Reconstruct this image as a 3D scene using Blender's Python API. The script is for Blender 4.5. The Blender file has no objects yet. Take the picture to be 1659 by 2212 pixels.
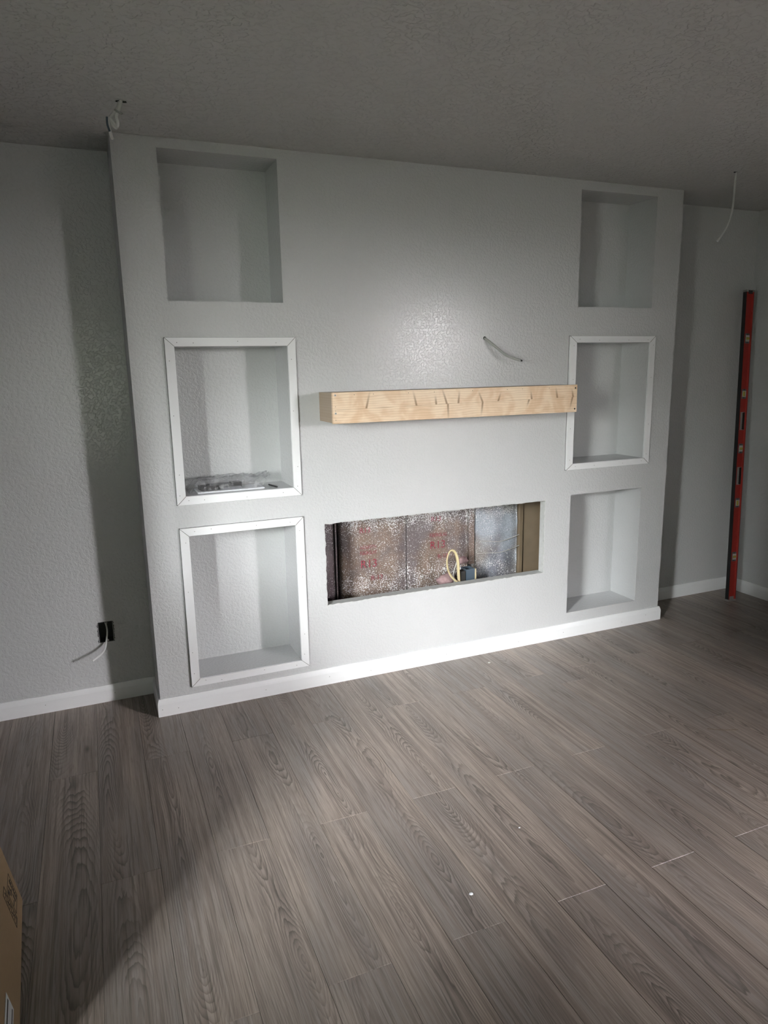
import bpy, math, random
from mathutils import Matrix, Vector, noise as mnoise

random.seed(7)
scene = bpy.context.scene
COL = scene.collection

# ------------------------------------------------------------------ camera
cam_d = bpy.data.cameras.new('camera')
cam = bpy.data.objects.new('camera', cam_d)
COL.objects.link(cam)
cam_d.sensor_fit = 'VERTICAL'
cam_d.sensor_height = 24.0
cam_d.lens = 1506.3887 / 2212 * 24.0
cam_d.clip_start = 0.02
YAW, PITCH, ROLL = -0.3916, -0.2046, 0.0190
Rm = Matrix.Rotation(YAW, 3, 'Z') @ Matrix.Rotation(PITCH, 3, 'X') @ Matrix.Rotation(ROLL, 3, 'Y')
right, fwd, up = Rm.col[0], Rm.col[1], Rm.col[2]
M = Matrix((right, up, -fwd)).transposed().to_4x4()
M.translation = (-0.9631, -3.0963, 1.5349)
cam.matrix_world = M
scene.camera = cam

# ------------------------------------------------------------------ world, daylight, exposure
XL, XR, YB, YR, HT = -2.60, 2.9908, 0.266, -6.6, 2.44
WIN = (-3.38, -2.62, 1.10, 2.08)        # window in the left wall: y0 y1 z0 z1
DOOR = (-5.35, -4.55, 0.02, 2.08)       # glazed door opening in the right wall
REAR = (-1.40, -0.50, 0.80, 1.92)       # garden window behind the viewer: x0 x1 z0 z1
world = bpy.data.worlds.new('overcast_sky')
scene.world = world
world.use_nodes = True
bg = world.node_tree.nodes['Background']
bg.inputs[0].default_value = (0.86, 0.93, 1.0, 1)
bg.inputs[1].default_value = 0.5


def daylight(name, loc, aim, sx, sy, radiance, col):
    """overcast sky patch seen through one of the room's openings"""
    l = bpy.data.lights.new(name, 'AREA')
    l.shape = 'RECTANGLE'
    l.size, l.size_y = sx, sy
    l.energy = radiance * math.pi * sx * sy
    l.color = col
    o = bpy.data.objects.new(name, l)
    d = Vector(aim) - Vector(loc)
    o.rotation_euler = d.to_track_quat('-Z', 'Y').to_euler()
    o.location = loc
    COL.objects.link(o)


daylight('door_daylight', (3.52, -8.48, 3.3), (-1.08, -1.28, 0.6), 4.4, 3.0, 138, (1.0, 0.968, 0.985))
daylight('window_daylight', (-8.1, -8.7, 4.3), (-2.6, -3.0, 1.6), 4.1, 2.9, 168, (0.965, 1.0, 0.985))
daylight('treeline_daylight', (-8.1, -8.7, 1.95), (-2.6, -3.0, 1.75), 4.1, 1.8, 40, (0.94, 1.0, 0.90))
daylight('garden_daylight', ((REAR[0] + REAR[1]) / 2, YR - 0.06, (REAR[2] + REAR[3]) / 2), (-0.95, 0, 1.36), REAR[1] - REAR[0], REAR[3] - REAR[2], 1.2, (0.80, 1.0, 0.62))
vs = scene.view_settings
vs.view_transform = 'Standard'
vs.look = 'None'
vs.gamma = 1
vs.use_curve_mapping = False
scene.cycles.max_bounces = 8
scene.cycles.diffuse_bounces = 3
scene.cycles.glossy_bounces = 3
scene.cycles.adaptive_threshold = 0.04
scene.cycles.use_light_tree = False
scene.cycles.caustics_reflective = False
scene.cycles.caustics_refractive = False
vs.exposure = 1.0

# ------------------------------------------------------------------ node helpers


class NT:
    def __init__(s, name):
        s.mat = bpy.data.materials.new(name)
        s.mat.use_nodes = True
        s.t = s.mat.node_tree
        s.b = s.t.nodes['Principled BSDF']
        s.out = s.t.nodes['Material Output']

    def n(s, typ, **kw):
        nd = s.t.nodes.new(typ)
        for k, v in kw.items():
            setattr(nd, k, v)
        return nd

    def put(s, sock, v):
        if v is None:
            return
        if hasattr(v, 'links'):
            s.t.links.new(v, sock)
        else:
            if isinstance(v, (tuple, list)) and len(v) == 3 and len(getattr(sock, 'default_value', v)) == 4:
                v = (*v, 1)
            sock.default_value = v

    def m(s, op, a, b=None, c=None, clamp=False):
        nd = s.n('ShaderNodeMath', operation=op, use_clamp=clamp)
        for i, v in enumerate((a, b, c)):
            s.put(nd.inputs[i], v)
        return nd.outputs[0]

    def xyz(s, v):
        nd = s.n('ShaderNodeSeparateXYZ')
        s.put(nd.inputs[0], v)
        return nd.outputs

    def comb(s, x, y, z):
        nd = s.n('ShaderNodeCombineXYZ')
        for i, v in enumerate((x, y, z)):
            s.put(nd.inputs[i], v)
        return nd.outputs[0]

    def noise(s, vec, scale, detail=2.0, rough=0.5, dist=0.0):
        nd = s.n('ShaderNodeTexNoise')
        s.put(nd.inputs['Vector'], vec)
        nd.inputs['Scale'].default_value = scale
        nd.inputs['Detail'].default_value = detail
        nd.inputs['Roughness'].default_value = rough
        nd.inputs['Distortion'].default_value = dist
        return nd.outputs[0]

    def voro(s, vec, scale, rand=1.0):
        nd = s.n('ShaderNodeTexVoronoi')
        s.put(nd.inputs['Vector'], vec)
        nd.inputs['Scale'].default_value = scale
        nd.inputs['Randomness'].default_value = rand
        return nd.outputs

    def ramp(s, f, lo, hi, a=0.0, b=1.0, smooth=True):
        nd = s.n('ShaderNodeMapRange', interpolation_type='SMOOTHSTEP' if smooth else 'LINEAR')
        for i, v in enumerate((f, lo, hi, a, b)):
            s.put(nd.inputs[i], v)
        return nd.outputs[0]

    def mix(s, f, a, b):
        nd = s.n('ShaderNodeMix', data_type='RGBA')
        s.put(nd.inputs[0], f)
        s.put(nd.inputs[6], a)
        s.put(nd.inputs[7], b)
        return nd.outputs[2]

    def coord(s, which='Object'):
        return s.n('ShaderNodeTexCoord').outputs[which]

    def bump(s, h, strength, dist):
        nd = s.n('ShaderNodeBump')
        nd.inputs['Strength'].default_value = strength
        nd.inputs['Distance'].default_value = dist
        s.put(nd.inputs['Height'], h)
        s.t.links.new(nd.outputs[0], s.b.inputs['Normal'])

    def set(s, **kw):
        names = {'col': 'Base Color', 'rough': 'Roughness', 'metal': 'Metallic', 'alpha': 'Alpha',
                 'spec': 'Specular IOR Level', 'trans': 'Transmission Weight', 'ior': 'IOR'}
        for k, v in kw.items():
            s.put(s.b.inputs[names[k]], v)
        return s


def plain(name, col, rough=0.5, metal=0.0, vary=0.06, scale=40, spec=0.5):
    n = NT(name)
    f = n.noise(n.coord(), scale, 3)
    c2 = tuple(max(0, c * (1 - vary * 2)) for c in col)
    n.set(col=n.mix(f, col, c2), rough=rough, metal=metal, spec=spec)
    return n.mat


# ------------------------------------------------------------------ materials
def wall_paint(name, col, scale, height, rough, spec=0.5, depth=0.0014):
    n = NT(name)
    co = n.coord()
    a = n.noise(co, scale, 2.0, 0.5)
    plate = n.ramp(a, 0.42, 0.54)
    fine = n.noise(co, scale * 3.2, 2.0, 0.5)
    h = n.m('ADD', plate, n.m('MULTIPLY', fine, 0.10))
    tone = n.noise(co, 1.7, 2)
    c2 = tuple(c * 0.95 for c in col)
    n.set(col=n.mix(tone, col, c2), rough=rough, spec=spec)
    n.bump(h, height, depth)
    return n.mat


MAT = {}
MAT['wall'] = wall_paint('grey_orange_peel_paint', (0.57, 0.575, 0.585), 80, 0.46, 0.27, 0.9)
MAT['ceil'] = wall_paint('grey_ceiling_texture', (0.57, 0.57, 0.565), 44, 1.0, 0.6, 0.5, 0.0025)
MAT['trim'] = plain('white_trim_paint', (0.81, 0.815, 0.83), 0.38, vary=0.02, scale=12)
MAT['dark'] = plain('nail_hole_dark', (0.02, 0.02, 0.02), 0.9)
MAT['gap'] = plain('dark_joint', (0.03, 0.028, 0.026), 0.9)


def floor_wood():
    n = NT('grey_oak_laminate')
    co = n.coord()
    inf = n.n('ShaderNodeObjectInfo')
    rnd = inf.outputs['Random']
    x, y, z = n.xyz(co)
    ro = n.m('MULTIPLY', rnd, 91.7)
    r2 = n.m('FRACT', n.m('MULTIPLY', rnd, 37.31))
    r3 = n.m('FRACT', n.m('MULTIPLY', rnd, 113.7))
    # pith distance that drifts along the plank gives the cathedral arches
    yv = n.m('ADD', n.m('MULTIPLY', y, 0.95), ro)
    nd1 = n.noise(n.comb(yv, ro, 0), 1.0, 1.0)
    nd2 = n.noise(n.comb(n.m('MULTIPLY', yv, 0.8), n.m('ADD', ro, 7.3), 0), 1.0, 1.0)
    D = n.m('ADD', n.m('MULTIPLY', n.m('ABSOLUTE', n.m('SUBTRACT', nd1, 0.40)), 0.36), 0.004)
    xc = n.m('ADD', x, n.m('ADD', n.m('MULTIPLY', n.m('SUBTRACT', nd2, 0.5), 0.16),
                           n.m('MULTIPLY', n.m('SUBTRACT', r2, 0.5), 0.07)))
    wob = n.noise(n.comb(n.m('MULTIPLY', x, 20), n.m('MULTIPLY', y, 3.2), ro), 1.0, 4.0, 0.55)
    R = n.m('SQRT', n.m('ADD', n.m('MULTIPLY', xc, xc), n.m('MULTIPLY', D, D)))
    R = n.m('ADD', R, n.m('MULTIPLY', wob, 0.022))
    # knots: rings swell around scattered points
    kv = n.voro(n.comb(n.m('MULTIPLY', x, 3.2), n.m('MULTIPLY', y, 1.1), ro), 1.0)
    kd = kv[0]
    kn = n.m('POWER', n.m('SUBTRACT', 1.0, n.m('MULTIPLY', kd, 4.2), clamp=True), 2.0)
    R = n.m('ADD', R, n.m('MULTIPLY', kn, 0.020))
    t = n.m('FRACT', n.m('DIVIDE', R, 0.0058))
    late = n.m('MULTIPLY', n.m('POWER', t, 2.2), n.ramp(t, 0.9, 1.0, 1.0, 0.25))
    fade = n.ramp(n.noise(n.comb(n.m('MULTIPLY', x, 9), n.m('MULTIPLY', y, 2.2), ro), 1.0, 2.0), 0.34, 0.66, 0.15, 1.0)
    # strongest contrast in the arch at the heart of the plank
    heart = n.ramp(n.m('ABSOLUTE', xc), 0.015, 0.06, 1.0, 0.42)
    line = n.m('MULTIPLY', n.m('MULTIPLY', late, fade), heart)
    pores = n.noise(n.comb(n.m('MULTIPLY', x, 420), n.m('MULTIPLY', y, 14), ro), 1.0, 3.0, 0.6)
    pore = n.ramp(pores, 0.46, 0.70)
    streak = n.noise(n.comb(n.m('MULTIPLY', x, 70), n.m('MULTIPLY', y, 1.6), ro), 1.0, 3.0, 0.6)
    blot = n.noise(n.comb(n.m('MULTIPLY', x, 8), n.m('MULTIPLY', y, 1.3), n.m('ADD', ro, 3.1)), 1.0, 2.0)
    base = n.mix(n.ramp(blot, 0.36, 0.66), (0.410, 0.335, 0.290), (0.292, 0.258, 0.242))
    base = n.mix(n.ramp(streak, 0.35, 0.7), base, (0.225, 0.183, 0.162))
    base = n.mix(n.m('MULTIPLY', r3, 0.35), base, (0.30, 0.252, 0.228))
    fl_ = n.noise(n.comb(n.m('MULTIPLY', x, 230), n.m('MULTIPLY', y, 3.5), ro), 1.0, 2.0, 0.6)
    base = n.mix(n.ramp(fl_, 0.52, 0.66, 0.0, 0.55), base, (0.115, 0.094, 0.082))
    base = n.mix(n.m('MULTIPLY', line, 0.95), base, (0.048, 0.039, 0.034))
    base = n.mix(n.m('MULTIPLY', pore, 0.42), base, (0.143, 0.120, 0.105))
    base = n.mix(n.ramp(kd, 0.0, 0.055, 0.75, 0.0), base, (0.05, 0.042, 0.036))
    n.set(col=base, rough=n.ramp(pores, 0.3, 0.7, 0.36, 0.46), spec=0.45)
    n.bump(n.m('MULTIPLY', pores, -1.0), 0.25, 0.0004)
    return n.mat


MAT['plank'] = floor_wood()
MAT['subfloor'] = plain('subfloor_dark', (0.10, 0.085, 0.07), 0.9)


def pine(name, knots, L, Hh, tint=1.0, plain_side=False):
    """clear pine board: local x along the board, z across it; knots = list of (x, up/down, slant)"""
    n = NT(name)
    x, y, z = n.xyz(n.coord())
    w1 = n.noise(n.comb(n.m('MULTIPLY', x, 3), 0.0, n.m('MULTIPLY', z, 10)), 1.0, 2.0)
    pith = n.m('MULTIPLY', n.m('SUBTRACT', x, L / 2), 0.012)
    zz = n.m('ABSOLUTE', n.m('SUBTRACT', z, n.m('ADD', pith, n.m('MULTIPLY', n.m('SUBTRACT', w1, 0.5), 0.006))))
    wob = n.noise(n.comb(n.m('MULTIPLY', x, 5), 1.7, n.m('MULTIPLY', z, 22)), 1.0, 2.0)
    ring = n.m('FRACT', n.m('DIVIDE', n.m('ADD', zz, n.m('MULTIPLY', wob, 0.022)), 0.011))
    line = n.m('MULTIPLY', n.m('POWER', ring, 3.0), 0.45)
    flame = n.noise(n.comb(n.m('MULTIPLY', x, 11), 4.0, n.m('MULTIPLY', z, 9)), 1.0, 2.0, 0.5, 0.8)
    c = n.mix(n.ramp(flame, 0.36, 0.64), (0.88, 0.69, 0.50), (0.77, 0.54, 0.35))
    c = n.mix(line, c, (0.52, 0.32, 0.17))
    dark = None
    for (kx, d, sl, ln) in knots:
        # spike knot that leaves the pith towards one edge
        ax = n.m('ABSOLUTE', n.m('SUBTRACT', n.m('SUBTRACT', x, kx), n.m('MULTIPLY', zz, sl)))
        side = n.ramp(n.m('MULTIPLY', n.m('SUBTRACT', z, pith), d), -0.002, 0.002)
        a = n.m('MULTIPLY', n.ramp(ax, 0.001, 0.008, 1.0, 0.0), n.ramp(zz, 0.0, ln, 1.0, 0.0))
        a = n.m('MULTIPLY', a, side)
        dark = a if dark is None else n.m('MAXIMUM', dark, a)
    if dark is not None:
        pl = n.m('MULTIPLY', n.ramp(zz, 0.0, 0.0022, 1.0, 0.0),
                 n.ramp(n.noise(n.comb(n.m('MULTIPLY', x, 9), 8.0, 0.0), 1.0, 2.0), 0.35, 0.6))
        c = n.mix(n.m('MULTIPLY', pl, 0.55), c, (0.30, 0.16, 0.07))
        c = n.mix(n.m('MULTIPLY', dark, 0.85), c, (0.26, 0.13, 0.055))
    pores = n.noise(n.comb(n.m('MULTIPLY', x, 14), 0.0, n.m('MULTIPLY', z, 500)), 1.0, 2.0)
    c = n.mix(n.ramp(pores, 0.45, 0.75, 0.0, 0.22), c, (0.50, 0.32, 0.18))
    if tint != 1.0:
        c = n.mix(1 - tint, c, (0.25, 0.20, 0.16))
    n.set(col=c, rough=0.42, spec=0.45)
    n.bump(pores, 0.08, 0.0004)
    return n.mat


MAT['pine'] = pine('pine_front_board',
                   [(0.155, 1, 0.25, 0.09), (0.40, 1, -0.25, 0.08), (0.50, 1, -0.12, 0.05), (0.555, 1, -0.35, 0.09),
                    (0.615, 1, 0.10, 0.07), (0.56, -1, 0.05, 0.09), (0.745, -1, -0.1, 0.08), (0.745, 1, -0.45, 0.06),
                    (0.83, 1, 0.35, 0.05), (1.02, 1, -0.15, 0.05), (1.005, -1, -0.35, 0.04), (1.17, 1, -0.2, 0.06),
                    (1.265, 1, -0.2, 0.05), (1.262, -1, -0.25, 0.07)], 1.29, 0.135)
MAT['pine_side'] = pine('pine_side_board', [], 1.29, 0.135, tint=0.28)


def kraft(name, base, base2, speckle, patch=None):
    """asphalt kraft facing with white texture overspray, densest towards its top and foot"""
    n = NT(name)
    co = n.coord()
    x, y, z = n.xyz(co)
    big = n.noise(co, 6, 3)
    c = n.mix(n.ramp(big, 0.36, 0.64), base, base2)
    cr = n.noise(n.comb(n.m('MULTIPLY', x, 60), 0.0, n.m('MULTIPLY', z, 6)), 1.0, 3.0, 0.6)
    c = n.mix(n.ramp(cr, 0.52, 0.75, 0.0, 0.5), c, tuple(v * 0.45 for v in base))
    if patch:
        pz = n.noise(n.comb(x, 0.0, z), 5.5, 1)
        c = n.mix(n.ramp(pz, 0.40, 0.62, 0.0, 0.85), c, patch)  # pale patches paint the glare of the shiny facing into its colour
    top = n.ramp(z, 0.62, 0.80)
    bot = n.ramp(z, 0.50, 0.40)
    dens = n.m('ADD', n.m('MAXIMUM', top, n.m('MULTIPLY', bot, 0.35)), 0.50)
    sp = n.noise(co, 170, 2.0, 0.6)
    big2 = n.noise(co, 14, 2.0)
    th = n.m('SUBTRACT', 0.70, n.m('MULTIPLY', n.m('MULTIPLY', dens, n.ramp(big2, 0.3, 0.65, 0.55, 0.95)), speckle))
    m_ = n.ramp(n.m('SUBTRACT', sp, th), 0.0, 0.03)
    dirt = n.ramp(n.noise(co, 160, 3.0, 0.7), 0.54, 0.62)
    c = n.mix(n.m('MULTIPLY', dirt, n.m('MULTIPLY', dens, 0.75)), c, (0.07, 0.055, 0.055))
    c = n.mix(m_, c, (0.78, 0.77, 0.78))
    n.set(col=c, rough=n.m('ADD', 0.36, n.m('MULTIPLY', m_, 0.3)), spec=0.6)
    n.bump(n.m('ADD', n.m('MULTIPLY', m_, 0.6), n.noise(co, 30, 3)), 0.5, 0.004)
    return n.mat


MAT['kraft'] = kraft('brown_kraft_facing', (0.235, 0.165, 0.128), (0.155, 0.125, 0.128), 0.225)
MAT['kraft_shade'] = kraft('shaded_kraft_facing', (0.17, 0.125, 0.135), (0.12, 0.09, 0.10), 0.13)  # kraft facing with the shade of the opening's left edge in its colour
MAT['kraft_grey'] = kraft('silvery_glare_kraft_facing', (0.27, 0.235, 0.215), (0.20, 0.205, 0.245), 0.20, patch=(0.42, 0.46, 0.53))


def faded_ink():
    n = NT('faded_red_print')
    worn = n.ramp(n.noise(n.coord(), 240, 3, 0.7), 0.38, 0.54, 0.50, 1.0)
    n.set(col=(0.33, 0.030, 0.060), rough=0.6, alpha=worn)
    return n.mat


MAT['red_ink'] = faded_ink()
MAT['stud'] = plain('brown_board', (0.30, 0.225, 0.150), 0.34, vary=0.25, scale=7)
MAT['cavity'] = plain('dark_framing', (0.055, 0.04, 0.035), 0.9)
MAT['drywall'] = plain('bare_drywall_edge', (0.60, 0.605, 0.60), 0.8, vary=0.12, scale=60)
MAT['nm_yellow'] = plain('yellow_cable_jacket', (0.68, 0.57, 0.34), 0.45)
MAT['nm_white'] = plain('white_cable_jacket', (0.70, 0.70, 0.69), 0.45)
MAT['nm_grey'] = plain('grey_cable_jacket', (0.40, 0.41, 0.39), 0.5)
MAT['blue_plastic'] = plain('blue_box_plastic', (0.075, 0.105, 0.14), 0.4)
MAT['black'] = plain('black_plastic', (0.012, 0.012, 0.013), 0.45)
MAT['blackrub'] = plain('black_anodised_edge', (0.006, 0.006, 0.007), 0.55)
MAT['red'] = plain('red_painted_aluminium', (0.42, 0.035, 0.026), 0.42, vary=0.08, scale=20)
MAT['alu'] = plain('bare_aluminium', (0.42, 0.41, 0.40), 0.4, metal=0.7)
MAT['vial'] = plain('yellow_vial_liquid', (0.55, 0.50, 0.12), 0.15)
MAT['offwhite'] = plain('offwhite_plastic', (0.62, 0.62, 0.58), 0.5)
MAT['screw'] = plain('zinc_screw', (0.55, 0.54, 0.52), 0.35, metal=0.8)
MAT['pink'] = plain('pink_fibreglass', (0.50, 0.33, 0.34), 0.95, vary=0.3, scale=80)
MAT['paper'] = plain('white_paper', (0.78, 0.79, 0.83), 0.7, vary=0.02)
MAT['frost'] = plain('dull_grey_plastic', (0.20, 0.20, 0.22), 0.5, vary=0.3, scale=60)
MAT['ink'] = plain('black_ink', (0.018, 0.014, 0.012), 0.7)
MAT['twine'] = plain('pale_wire', (0.55, 0.52, 0.50), 0.6)
MAT['patio'] = plain('patio_concrete', (0.30, 0.275, 0.275), 0.9, scale=5)
MAT['lawn'] = plain('lawn_outside', (0.16, 0.21, 0.09), 0.95, vary=0.3, scale=3)


def cardboard():
    n = NT('brown_cardboard')
    co = n.coord()
    x, y, z = n.xyz(co)
    f = n.noise(n.comb(n.m('MULTIPLY', x, 30), n.m('MULTIPLY', y, 300), n.m('MULTIPLY', z, 30)), 1.0, 3)
    c = n.mix(f, (0.43, 0.30, 0.175), (0.36, 0.25, 0.145))
    n.set(col=c, rough=0.75, spec=0.3)
    return n.mat


MAT['card'] = cardboard()


def clear_film():
    n = NT('clear_plastic_film')
    nt = n.t
    tr = n.n('ShaderNodeBsdfTransparent')
    tr.inputs[0].default_value = (0.985, 0.985, 0.99, 1)
    gl = n.n('ShaderNodeBsdfGlossy')
    gl.inputs['Roughness'].default_value = 0.16
    lw = n.n('ShaderNodeLayerWeight')
    lw.inputs[0].default_value = 0.35
    cr = n.noise(n.coord(), 55, 2, 0.6)
    bp = n.n('ShaderNodeBump')
    bp.inputs['Strength'].default_value = 0.9
    bp.inputs['Distance'].default_value = 0.006
    nt.links.new(cr, bp.inputs['Height'])
    nt.links.new(bp.outputs[0], gl.inputs['Normal'])
    f = n.m('ADD', n.m('MULTIPLY', lw.outputs['Facing'], 0.45), n.ramp(cr, 0.5, 0.72, 0.04, 0.42), clamp=True)
    mx = n.n('ShaderNodeMixShader')
    nt.links.new(f, mx.inputs[0])
    nt.links.new(tr.outputs[0], mx.inputs[1])
    nt.links.new(gl.outputs[0], mx.inputs[2])
    df = n.n('ShaderNodeBsdfDiffuse')
    df.inputs[0].default_value = (0.8, 0.81, 0.84, 1)
    m2 = n.n('ShaderNodeMixShader')
    nt.links.new(n.ramp(cr, 0.48, 0.70, 0.03, 0.26), m2.inputs[0])
    nt.links.new(mx.outputs[0], m2.inputs[1])
    nt.links.new(df.outputs[0], m2.inputs[2])
    nt.links.new(m2.outputs[0], n.out.inputs[0])
    return n.mat


MAT['film'] = clear_film()


# ------------------------------------------------------------------ mesh helpers
class MB:
    def __init__(s):
        s.v, s.f = [], []

    def quad(s, *pts):
        i = len(s.v)
        s.v += [tuple(p) for p in pts]
        s.f.append(tuple(range(i, i + len(pts))))
        return s

    def box(s, x0, x1, y0, y1, z0, z1):
        return s.hexa([(x0, y0), (x1, y0), (x1, y1), (x0, y1)], z0, z1)

    def hexa(s, poly, z0, z1, ax='z'):
        """prism of a 2D polygon along z (ax 'z') or of an xz polygon along y (ax 'y') or a yz one along x"""
        i, n = len(s.v), len(poly)
        for h in (z0, z1):
            for a, b in poly:
                s.v.append((a, b, h) if ax == 'z' else (a, h, b) if ax == 'y' else (h, a, b))
        s.f.append(tuple(i + k for k in range(n))[::-1])
        s.f.append(tuple(i + n + k for k in range(n)))
        for k in range(n):
            k2 = (k + 1) % n
            s.f.append((i + k, i + k2, i + n + k2, i + n + k))
        return s

    def cyl(s, c, axis, r, h, seg=12):
        """short cylinder from c along axis by h"""
        ax = Vector(axis).normalized()
        u = ax.orthogonal().normalized()
        w = ax.cross(u)
        i = len(s.v)
        for t in (0, h):
            for k in range(seg):
                a = 2 * math.pi * k / seg
                s.v.append(tuple(Vector(c) + ax * t + (u * math.cos(a) + w * math.sin(a)) * r))
        s.f.append(tuple(range(i, i + seg))[::-1])
        s.f.append(tuple(range(i + seg, i + 2 * seg)))
        for k in range(seg):
            k2 = (k + 1) % seg
            s.f.append((i + k, i + k2, i + seg + k2, i + seg + k))
        return s

    def tube(s, pts, r, seg=8, flat=1.0, steps=8):
        P = [Vector(p) for p in pts]
        Q = []
        for k in range(len(P) - 1):
            p0, p1, p2, p3 = P[max(k - 1, 0)], P[k], P[k + 1], P[min(k + 2, len(P) - 1)]
            for j in range(steps):
                t = j / steps
                Q.append(0.5 * (2 * p1 + (p2 - p0) * t + (2 * p0 - 5 * p1 + 4 * p2 - p3) * t * t + (3 * p1 - p0 - 3 * p2 + p3) * t ** 3))
        Q.append(P[-1])
        i = len(s.v)
        ref = None
        for k, q in enumerate(Q):
            d = (Q[min(k + 1, len(Q) - 1)] - Q[max(k - 1, 0)]).normalized()
            if ref is None:
                ref = d.orthogonal().normalized()
            u = (ref - d * ref.dot(d)).normalized()
            ref = u
            w = d.cross(u)
            for a in range(seg):
                an = 2 * math.pi * a / seg
                s.v.append(tuple(q + u * math.cos(an) * r + w * math.sin(an) * r * flat))
        for k in range(len(Q) - 1):
            for a in range(seg):
                b = (a + 1) % seg
                s.f.append((i + k * seg + a, i + k * seg + b, i + (k + 1) * seg + b, i + (k + 1) * seg + a))
        s.f.append(tuple(range(i, i + seg))[::-1])
        e = i + (len(Q) - 1) * seg
        s.f.append(tuple(range(e, e + seg)))
        return s

    def mesh(s, name, mat, smooth=False):
        me = bpy.data.meshes.new(name)
        me.from_pydata(s.v, [], s.f)
        me.materials.append(MAT[mat])
        if smooth:
            me.polygons.foreach_set('use_smooth', [True] * len(me.polygons))
        me.update()
        return me

    def build(s, name, mat, parent=None, smooth=False, loc=None):
        o = bpy.data.objects.new(name, s.mesh(name, mat, smooth))
        COL.objects.link(o)
        if parent is not None:
            o.parent = parent
        if loc is not None:
            o.location = loc
        return o


def empty(name, loc=(0, 0, 0)):
    o = bpy.data.objects.new(name, None)
    o.location = loc
    o.empty_display_size = 0.05
    COL.objects.link(o)
    return o


def tag(o, label=None, cat=None, group=None, kind=None):
    for k, v in (('label', label), ('category', cat), ('group', group), ('kind', kind)):
        if v:
            o[k] = v
    return o


def bevel(o, w, seg=2):
    m = o.modifiers.new('bevel', 'BEVEL')
    m.width, m.segments, m.limit_method = w, seg, 'ANGLE'
    return o


def slab(ax, p0, p1, u0, u1, v0, v1, holes):
    """wall slab with rectangular holes; ax 'y': u=x v=z, ax 'x': u=y v=z"""
    mb = MB()
    us = sorted({u0, u1, *[h[0] for h in holes], *[h[1] for h in holes]})
    vv = sorted({v0, v1, *[h[2] for h in holes], *[h[3] for h in holes]})

    def P(p, u, v):
        return (u, p, v) if ax == 'y' else (p, u, v)

    def solid(i, j):
        if i < 0 or j < 0 or i >= len(us) - 1 or j >= len(vv) - 1:
            return False
        uc, vc = (us[i] + us[i + 1]) / 2, (vv[j] + vv[j + 1]) / 2
        return not any(h[0] < uc < h[1] and h[2] < vc < h[3] for h in holes)
    for i in range(len(us) - 1):
        for j in range(len(vv) - 1):
            if not solid(i, j):
                continue
            a, b, c, d = us[i], us[i + 1], vv[j], vv[j + 1]
            mb.quad(P(p0, a, c), P(p0, b, c), P(p0, b, d), P(p0, a, d))
            mb.quad(P(p1, a, c), P(p1, a, d), P(p1, b, d), P(p1, b, c))
            for (di, dj, e0, e1) in ((-1, 0, (a, c), (a, d)), (1, 0, (b, c), (b, d)), (0, -1, (a, c), (b, c)), (0, 1, (a, d), (b, d))):
                if not solid(i + di, j + dj):
                    mb.quad(P(p0, *e0), P(p0, *e1), P(p1, *e1), P(p1, *e0))
    return mb


# ------------------------------------------------------------------ room shell
TW = 0.12
BL, BR = -0.7984, 2.1037                     # built-out wall: left and right edge (front face at y = 0)
FP = (0.008, 1.264, 0.404, 0.812)
NICHES = [  # x0 x1 z0 z1
    ('upper left', -0.628, -0.143, 1.819, 2.401),
    ('middle left', -0.619, -0.135, 1.000, 1.636),
    ('lower left', -0.619, -0.135, 0.150, 0.823),
    ('upper right', 1.431, 1.925, 1.824, 2.396),
    ('middle right', 1.426, 1.919, 1.001, 1.643),
    ('lower right', 1.429, 1.924, 0.143, 0.828)]
ND = 0.214

fl = MB().box(XL - TW, XR + TW, YR - TW, YB + TW, -0.06, -0.0125).build('floor', 'subfloor')
tag(fl, 'grey brown wood plank floor', kind='structure')
ce = MB().box(XL - TW, XR + TW, YR - TW, YB + TW, HT, HT + 0.1).build('ceiling', 'ceil')
tag(ce, 'textured grey ceiling', kind='structure')
OUT = (-1.029, -0.966, 0.294, 0.394)
w = slab('y', YB, YB + TW, XL - TW, BL + 0.01, -0.06, HT, [OUT]).build('wall_back_left', 'wall')
tag(w, 'grey textured wall left of the built-out fireplace wall', kind='structure')
w = slab('y', YB, YB + TW, BR - 0.01, XR + TW, -0.06, HT, []).build('wall_back_right', 'wall')
tag(w, 'grey textured wall right of the built-out fireplace wall', kind='structure')
w = slab('x', XR, XR + TW, YR - TW, YB, -0.06, HT, [DOOR]).build('wall_right', 'wall')
tag(w, 'grey side wall in the dim corner', kind='structure')
w = slab('x', XL - TW, XL, YR - TW, YB, -0.06, HT, [WIN]).build('wall_left', 'wall')
tag(w, 'grey side wall with a window', kind='structure')
w = slab('y', YR - TW, YR, XL, XR, -0.06, HT, [REAR]).build('wall_rear', 'wall')
tag(w, 'grey wall behind the viewer', kind='structure')

w = MB().box(-1.75, -1.63, -1.45, YB, 0, HT).build('wall_shade_stub', 'wall')  # unseen stub, added to block window daylight from the left back wall
tag(w, 'added grey wall stub that keeps window light off the left wall', kind='structure')

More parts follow.
